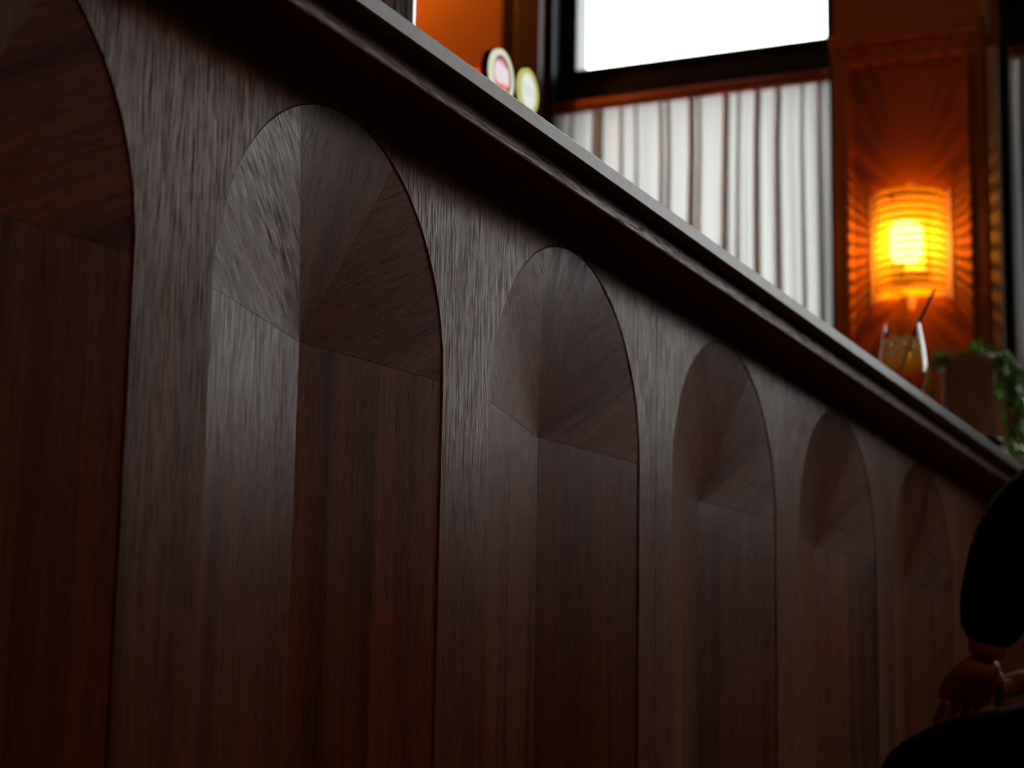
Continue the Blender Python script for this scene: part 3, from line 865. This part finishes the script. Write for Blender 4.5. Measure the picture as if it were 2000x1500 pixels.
def ice(x, y, z, s, rot, label):
    b2 = bmesh.new(); box(b2, -s, s, -s, s, -s, s)
    bmesh.ops.bevel(b2, geom=list(b2.edges), offset=s * 0.35, segments=2, affect='EDGES', profile=0.6)
    o_ = bm_obj('ice_cube', b2, M['ice'], None, smooth=True, loc=(GX + x, GY + y, zt + z)); o_.rotation_euler = rot
    tag(o_, label, 'ice cube', 'ice cubes in the cocktail')
ice(0.012, -0.008, 0.1045, 0.0105, (0.2, 0.3, 0.5), 'ice cube floating beside the dark straw in the cocktail')
ice(-0.010, 0.007, 0.1010, 0.0100, (0.5, 0.1, 0.2), 'ice cube sunk in the cocktail away from the straw')
# straw leans toward the room and rests on the rim
b_ = bmesh.new(); tube(b_, [(-0.004, 0.012, 0.030), (0.008, -0.011, 0.100), (0.0155, -0.0255, 0.140), (0.028, -0.052, 0.200)], 0.0031, 12)
st = bm_obj('drinking_straw', b_, simple('dark_straw', (0.016, 0.012, 0.009), 0.75, spec=0.2), None, smooth=True, loc=(GX, GY, zt))
tag(st, 'thin dark drinking straw leaning in the orange cocktail', 'straw')

# ------------------------------------------------------------------ potted plant at the far end of the counter
PXX, PYY = 4.985, 0.120
pl = empty('potted_plant', (PXX, PYY, zt), 'tall tan pot of trailing green foliage at the far end of the counter', 'plant')
b_ = bmesh.new(); lathe(b_, [(0.0, 0.0), (0.050, 0.0), (0.053, 0.006), (0.058, 0.15), (0.064, 0.315), (0.067, 0.322), (0.067, 0.340), (0.062, 0.340), (0.061, 0.318), (0.0, 0.316)], 40)
bm_obj('pot', b_, M['pot'], pl, smooth=True)
b_ = bmesh.new(); lathe(b_, [(0.0, 0.326), (0.03, 0.328), (0.0605, 0.322), (0.0605, 0.317), (0.0, 0.3165)], 24)
bm_obj('soil', b_, M['soil'], pl, smooth=True)
def leaf_mesh(L_, W_, bend):
    bm = bmesh.new()
    prof = [(0, 0.03), (0.2, 0.72), (0.45, 1.0), (0.7, 0.78), (0.9, 0.32), (1.0, 0.02)]
    up, dn = [], []
    rows = []
    for (t, w_) in prof:
        z = -bend * t * t * L_
        rows.append([bm.verts.new((t * L_, -w_ * W_, z + 0.12 * W_ * w_)), bm.verts.new((t * L_, 0, z)), bm.verts.new((t * L_, w_ * W_, z + 0.12 * W_ * w_))])
    for A, B in zip(rows[:-1], rows[1:]):
        for i in range(2): bm.faces.new((A[i], A[i + 1], B[i + 1], B[i]))
    bmesh.ops.solidify(bm, geom=list(bm.faces), thickness=0.0005)
    me = bpy.data.meshes.new('leaf'); bm.to_mesh(me); bm.free()
    for p in me.polygons: p.use_smooth = True
    me.materials.append(M['leaf'])
    return me
LM = [leaf_mesh(0.030, 0.0085, 0.5), leaf_mesh(0.036, 0.0100, 0.35), leaf_mesh(0.024, 0.0075, 0.6)]
rnd = random.Random(21)
def trail(ang, out, drop, nleaf, lift=0.03):
    d = Vector((math.cos(ang), math.sin(ang), 0))
    pts = []
    for i in range(10):
        t = i / 9
        rr = 0.02 + out * (1 - math.exp(-3.2 * t))
        zz = 0.33 + lift * math.sin(min(1, t * 3.2) * math.pi * .5) - drop * max(0, t - 0.18) ** 1.25 * 1.25
        pts.append(Vector((d.x * rr + rnd.uniform(-.006, .006), d.y * rr + rnd.uniform(-.006, .006), zz)))
    b2 = bmesh.new(); tube(b2, pts, 0.0013, 6); bm_obj('stem', b2, M['stem'], pl, smooth=True)
    for k in range(nleaf):
        t = (0.12 + 0.88 * (k + rnd.random()) / nleaf) * 9
        i = min(8, int(t)); p = pts[i].lerp(pts[i + 1], t - i)
        o_ = link('leaf', rnd.choice(LM), None, pl, p)
        o_.rotation_euler = (rnd.uniform(-0.7, 0.7), rnd.uniform(-0.1, 1.3), ang + rnd.uniform(-1.7, 1.7))
        s_ = rnd.uniform(0.75, 1.2); o_.scale = (s_, s_, s_)
for k in range(13):                      # thick fall of foliage on the window side
    trail(math.radians(-62 + rnd.uniform(-34, 30)), rnd.uniform(0.075, 0.125), rnd.uniform(0.16, 0.31), 13)
for k in range(4):                       # thinner trails on the bar side
    trail(math.radians(118 + rnd.uniform(-25, 25)), rnd.uniform(0.07, 0.10), rnd.uniform(0.12, 0.26), 9)
for k in range(7):                       # sprigs over the rim
    trail(rnd.uniform(0, 6.28), rnd.uniform(0.03, 0.07), rnd.uniform(0.0, 0.03), 5, lift=rnd.uniform(0.02, 0.05))

# small things at the counter edge near the plant
b_ = bmesh.new(); lathe(b_, [(0, 0), (0.022, 0), (0.033, 0.010), (0.040, 0.026), (0.042, 0.032), (0.039, 0.032), (0.036, 0.026), (0.028, 0.009), (0, 0.006)], 32)
o = bm_obj('bowl', b_, M['black_plastic'], None, smooth=True, loc=(4.345, -0.048, zt)); tag(o, 'small black bowl at the counter edge past the cocktail', 'bowl')
b_ = bmesh.new(); bmesh.ops.create_icosphere(b_, subdivisions=3, radius=0.019)
for v in b_.verts:
    v.co *= 1 + 0.16 * math.sin(v.co.x * 310 + v.co.z * 170) * math.cos(v.co.y * 260)
    v.co.z = max(v.co.z, -0.014)
o = bm_obj('paper_napkin', b_, M['paper'], None, loc=(4.425, -0.062, zt + 0.0141)); tag(o, 'crumpled white paper napkin next to the small black bowl', 'napkin')
dsh = empty('serving_dish', (4.63, -0.040, zt), 'low grey dish on a black foot beneath the trailing plant', 'dish')
b_ = bmesh.new(); lathe(b_, [(0, 0), (0.038, 0), (0.036, 0.016), (0, 0.016)], 28); bm_obj('foot', b_, M['black_plastic'], dsh, smooth=True)
b_ = bmesh.new(); lathe(b_, [(0, 0.016), (0.036, 0.016), (0.052, 0.030), (0.050, 0.032), (0.034, 0.020), (0, 0.020)], 32); bm_obj('dish', b_, M['grey_dish'], dsh, smooth=True)

# ------------------------------------------------------------------ seated person
def skin_mesh(name, nodes, chains, root, levels=2):
    """continuous tapered surface: nodes {name:(pos, radius)}; chains of node names"""
    idx = {}; vs = []; rad = []; ed = []
    for k, (p, r) in nodes.items():
        idx[k] = len(vs); vs.append(p); rad.append(r)
    for ch in chains:
        for a, b in zip(ch[:-1], ch[1:]): ed.append((idx[a], idx[b]))
    me = bpy.data.meshes.new(name); me.from_pydata(vs, ed, []); me.update()
    o = bpy.data.objects.new(name, me); COL.objects.link(o)
    mo = o.modifiers.new('s', 'SKIN'); mo.use_smooth_shade = True
    mo.branch_smoothing = 0.3
    for i, sv in enumerate(me.skin_vertices[0].data):
        r = rad[i]
        sv.radius = (r, r) if not isinstance(r, tuple) else r
        sv.use_root = (i == idx[root])
    sb = o.modifiers.new('d', 'SUBSURF'); sb.levels = levels; sb.render_levels = levels
    dg = bpy.context.evaluated_depsgraph_get()
    out = bpy.data.meshes.new_from_object(o.evaluated_get(dg))
    bpy.data.objects.remove(o); bpy.data.meshes.remove(me)
    for p in out.polygons: p.use_smooth = True
    out.name = name
    return out

# person sits facing the bar (+y); local = world coordinates, root at the stool
per = empty('person', (3.22, -0.66, 0.40), 'person in black clothes seated by the bar with a hand on the thigh', 'person')
PO = Vector(per.location)
def P(x, y, z): return tuple(Vector((x, y, z)) - PO)
J = {
 'pelvis': (P(3.22, -0.66, 0.475), 0.120), 'belly': (P(3.22, -0.675, 0.60), 0.115), 'chest': (P(3.22, -0.690, 0.78), (0.145, 0.115)),
 'upchest': (P(3.22, -0.690, 0.90), 0.100), 'neck': (P(3.22, -0.675, 0.985), 0.054), 'neck2': (P(3.22, -0.655, 1.045), 0.050),
 'jaw': (P(3.22, -0.635, 1.100), 0.055), 'head': (P(3.22, -0.632, 1.150), 0.060),
 'shl': (P(3.085, -0.655, 0.900), 0.060), 'ell': (P(3.075, -0.372, 0.792), 0.046), 'fal': (P(3.090, -0.340, 0.690), 0.043), 'wrl': (P(3.100, -0.316, 0.578), 0.031),
 'shr': (P(3.365, -0.665, 0.920), 0.060), 'elr': (P(3.46, -0.56, 0.68), 0.045), 'far': (P(3.42, -0.45, 0.62), 0.040), 'wrr': (P(3.36, -0.34, 0.575), 0.029),
 'hil': (P(3.14, -0.63, 0.455), 0.092), 'thl': (P(3.12, -0.42, 0.452), 0.078), 'knl': (P(3.105, -0.205, 0.430), 0.060), 'cal': (P(3.11, -0.235, 0.28), 0.056), 'anl': (P(3.12, -0.245, 0.085), 0.036), 'htl': (P(3.12, -0.20, 0.050), 0.036), 'tol': (P(3.11, -0.085, 0.032), 0.030),
 'hir': (P(3.30, -0.63, 0.455), 0.092), 'thr': (P(3.33, -0.42, 0.452), 0.078), 'knr': (P(3.36, -0.205, 0.430), 0.060), 'car': (P(3.36, -0.235, 0.28), 0.056), 'anr': (P(3.36, -0.245, 0.085), 0.036), 'htr': (P(3.36, -0.20, 0.050), 0.036), 'tor': (P(3.37, -0.085, 0.032), 0.030),
}
chains = [('pelvis', 'belly', 'chest', 'upchest', 'neck', 'neck2', 'jaw', 'head'), ('upchest', 'shl', 'ell', 'fal', 'wrl'), ('upchest', 'shr', 'elr', 'far', 'wrr'),
          ('pelvis', 'hil', 'thl', 'knl', 'cal', 'anl', 'htl', 'tol'), ('pelvis', 'hir', 'thr', 'knr', 'car', 'anr', 'htr', 'tor')]
BARE = ('neck', 'neck2', 'jaw', 'head', 'wrl', 'wrr')
JB = {k: (p, r if k in BARE else (tuple(q * 0.80 for q in r) if isinstance(r, tuple) else r * (0.62 if k in ('upchest', 'shl', 'shr') else 0.80))) for k, (p, r) in J.items()}
bodym = skin_mesh('body', JB, chains, 'pelvis')
# clothes: the same skeleton grown a little, cut at neck, cuffs and waist
def cl(keys, grow, extra=None):
    d = {}
    for k in keys:
        p, r = J[k]
        g = grow.get(k, 0.012) if isinstance(grow, dict) else grow
        d[k] = (p, tuple(q + g for q in r) if isinstance(r, tuple) else r + g)
    if extra: d.update(extra)
    return d
swe = cl(['pelvis', 'belly', 'chest', 'upchest', 'neck', 'shl', 'ell', 'fal', 'shr', 'elr', 'far'], {'pelvis': 0.030, 'belly': 0.026, 'chest': 0.020, 'upchest': 0.020, 'neck': 0.012, 'shl': 0.016, 'shr': 0.016, 'ell': 0.014, 'elr': 0.014, 'fal': 0.014, 'far': 0.014},
         {'cul': (P(3.100, -0.317, 0.592), 0.047), 'cur': (P(3.37, -0.358, 0.583), 0.042)})
swe['ell'] = (P(3.075, -0.385, 0.785), 0.078)
swe['fal'] = (P(3.088, -0.345, 0.690), 0.062)
swm = skin_mesh('sweater', swe, [('pelvis', 'belly', 'chest', 'upchest', 'neck'), ('upchest', 'shl', 'ell', 'fal', 'cul'), ('upchest', 'shr', 'elr', 'far', 'cur')], 'pelvis')
tro = cl(['pelvis', 'hil', 'thl', 'knl', 'cal', 'anl', 'hir', 'thr', 'knr', 'car', 'anr'], 0.012)
trm = skin_mesh('trousers', tro, [('pelvis', 'hil', 'thl', 'knl', 'cal', 'anl'), ('pelvis', 'hir', 'thr', 'knr', 'car', 'anr')], 'pelvis')
shoes = [skin_mesh('shoe', {'a': (J['an' + s][0], 0.046), 'h': (J['ht' + s][0], 0.048), 't': (tuple(Vector(J['to' + s][0]) + Vector((0, -0.02, 0.012))), 0.042), 'u': (tuple(Vector(J['to' + s][0]) + Vector((0, 0.02, 0.008))), 0.036)}, [('a', 'h', 't', 'u')], 'h') for s in 'lr']

# hands: palm plus five fingers, each its own chain rooted in the palm; joined into the body mesh
def hand_mesh(wr, fwd, out, up, sgn):
    """wr wrist point, fwd toward the fingers, out toward the thumb, up back of the hand"""
    wr, fwd, out, up = Vector(wr), Vector(fwd).normalized(), Vector(out).normalized(), Vector(up).normalized()
    def q(f, o_, u): return tuple(wr + fwd * f + out * o_ + up * u)
    parts = []
    palm = {'w': (tuple(wr - fwd * 0.012), (0.029, 0.022)), 'a': (q(0.030, 0.002, 0.002), (0.042, 0.020)), 'b': (q(0.060, 0.000, 0.0), (0.048, 0.018)), 'c': (q(0.088, -0.002, -0.006), (0.045, 0.014))}
    parts.append(skin_mesh('hand', palm, [('w', 'a', 'b', 'c')], 'w'))
    ln = [0.074, 0.083, 0.077, 0.060]
    for i, L_ in enumerate(ln):
        o0 = 0.030 - i * 0.0205
        r = 0.0095 - (i == 3) * 0.0012
        spread = (1.2 - i) * 0.08
        n_ = {}
        f, u, o_ = 0.080, -0.003, o0
        n_['r'] = (q(f - 0.012, o_, u), r)
        bend = 0.22
        for k, fr in enumerate((0.46, 0.30, 0.24)):
            f += L_ * fr * math.cos(bend); u -= L_ * fr * math.sin(bend); o_ += L_ * fr * spread
            n_['j%d' % k] = (q(f, o_, u), r * (1 - 0.10 * (k + 1)))
            bend += 0.34
        parts.append(skin_mesh('finger', n_, [('r', 'j0', 'j1', 'j2')], 'r'))
    th = {'r': (q(0.022, 0.022, -0.004), 0.013), 'a': (q(0.048, 0.046, -0.008), 0.0125), 'b': (q(0.078, 0.060, -0.014), 0.0105), 'c': (q(0.100, 0.062, -0.020), 0.0088)}
    parts.append(skin_mesh('thumb', th, [('r', 'a', 'b', 'c')], 'r'))
    return parts
HF = Vector((0.60, 0.50, -0.50)).normalized()
HU = Vector((0.10, 0.45, 0.80)); HU = (HU - HF * HU.dot(HF)).normalized()
lh = hand_mesh(P(3.098, -0.314, 0.580), HF, HF.cross(HU), HU, 1)
rh = hand_mesh(P(3.36, -0.335, 0.572), (-0.05, 0.95, -0.22), (-0.95, 0.0, 0.1), (0.1, 0.2, 0.97), -1)
bm = bmesh.new()
for mm in [bodym] + lh + rh:
    bm.from_mesh(mm)
# skull and face on the same mesh: nose, eye hollows, mouth, ears
hc = Vector(J['head'][0])
sk = bmesh.ops.create_uvsphere(bm, u_segments=40, v_segments=28, radius=1.0)
for v in sk['verts']:
    t = v.co.copy()
    w_ = 1.0 - 0.22 * max(0.0, -t.z) ** 1.5
    v.co = hc + Vector((t.x * 0.076 * w_, t.y * 0.096 * w_ + 0.010 * max(0, -t.z), t.z * 0.118))
for v in bm.verts:
    d = v.co - hc
    if d.length < 0.14 and d.y > 0.02:
        nz_ = math.exp(-((d.x / 0.016) ** 2 + ((d.z + 0.02) / 0.028) ** 2))
        eye = math.exp(-(((abs(d.x) - 0.033) / 0.016) ** 2 + ((d.z - 0.012) / 0.012) ** 2))
        mo_ = math.exp(-((d.x / 0.026) ** 2 + ((d.z + 0.062) / 0.008) ** 2))
        v.co.y += 0.024 * nz_ - 0.010 * eye + 0.004 * mo_
for sx in (-1, 1):
    er = bmesh.ops.create_uvsphere(bm, u_segments=10, v_segments=8, radius=1.0)
    for v in er['verts']:
        v.co = hc + Vector((sx * 0.077 + v.co.x * 0.010, -0.010 + v.co.y * 0.020, -0.005 + v.co.z * 0.032))
me = bpy.data.meshes.new('body'); bm.to_mesh(me); bm.free()
for p in me.polygons: p.use_smooth = True
link('body', me, M['skin'], per)
link('sweater', swm, M['black_cloth'], per)
link('trousers', trm, M['black_cloth'], per)
for s_ in shoes: link('shoe', s_, M['black_plastic'], per)
b_ = bmesh.new()
hr = bmesh.ops.create_uvsphere(b_, u_segments=40, v_segments=28, radius=1.0)
for v in list(b_.verts):
    t = v.co.copy()
    if t.z < 0.42 - 1.1 * max(0.0, -t.y) - 0.35 * (t.y < 0) and t.y > -0.75:
        b_.verts.remove(v); continue
    if t.z < -0.80:
        b_.verts.remove(v); continue
    rr = 1.0 + 0.03 * math.sin(t.x * 23 + t.z * 9)
    v.co = hc + Vector((t.x * 0.087 * rr, t.y * 0.110 * rr, t.z * 0.130 * rr + 0.004))
bmesh.ops.solidify(b_, geom=list(b_.faces), thickness=0.008)
bm_obj('hair', b_, M['hair'], per, smooth=True)
for sx in (-1, 1):
    b_ = bmesh.new(); bmesh.ops.create_uvsphere(b_, u_segments=12, v_segments=8, radius=0.0115)
    bm_obj('eye', b_, simple('eye_white', (0.7, 0.68, 0.65), 0.2) if sx < 0 else bpy.data.materials['eye_white'], per, smooth=True, loc=tuple(hc + Vector((sx * 0.031, 0.076, 0.010))))

# low stool under the person
sto = empty('stool', (3.22, -0.68, 0.0), 'low round black stool under the seated person', 'stool')
b_ = bmesh.new(); lathe(b_, [(0, 0.285), (0.17, 0.285), (0.185, 0.295), (0.19, 0.315), (0.18, 0.333), (0.15, 0.339), (0, 0.340)], 32)
bm_obj('seat', b_, M['black_plastic'], sto, smooth=True)
for k in range(4):
    a = math.pi / 4 + k * math.pi / 2
    b_ = bmesh.new(); tube(b_, [(0.12 * math.cos(a), 0.12 * math.sin(a), 0.287), (0.17 * math.cos(a), 0.17 * math.sin(a), 0.0)], [0.016, 0.012], 12)
    bm_obj('leg', b_, M['walnut_apron'], sto, smooth=True)
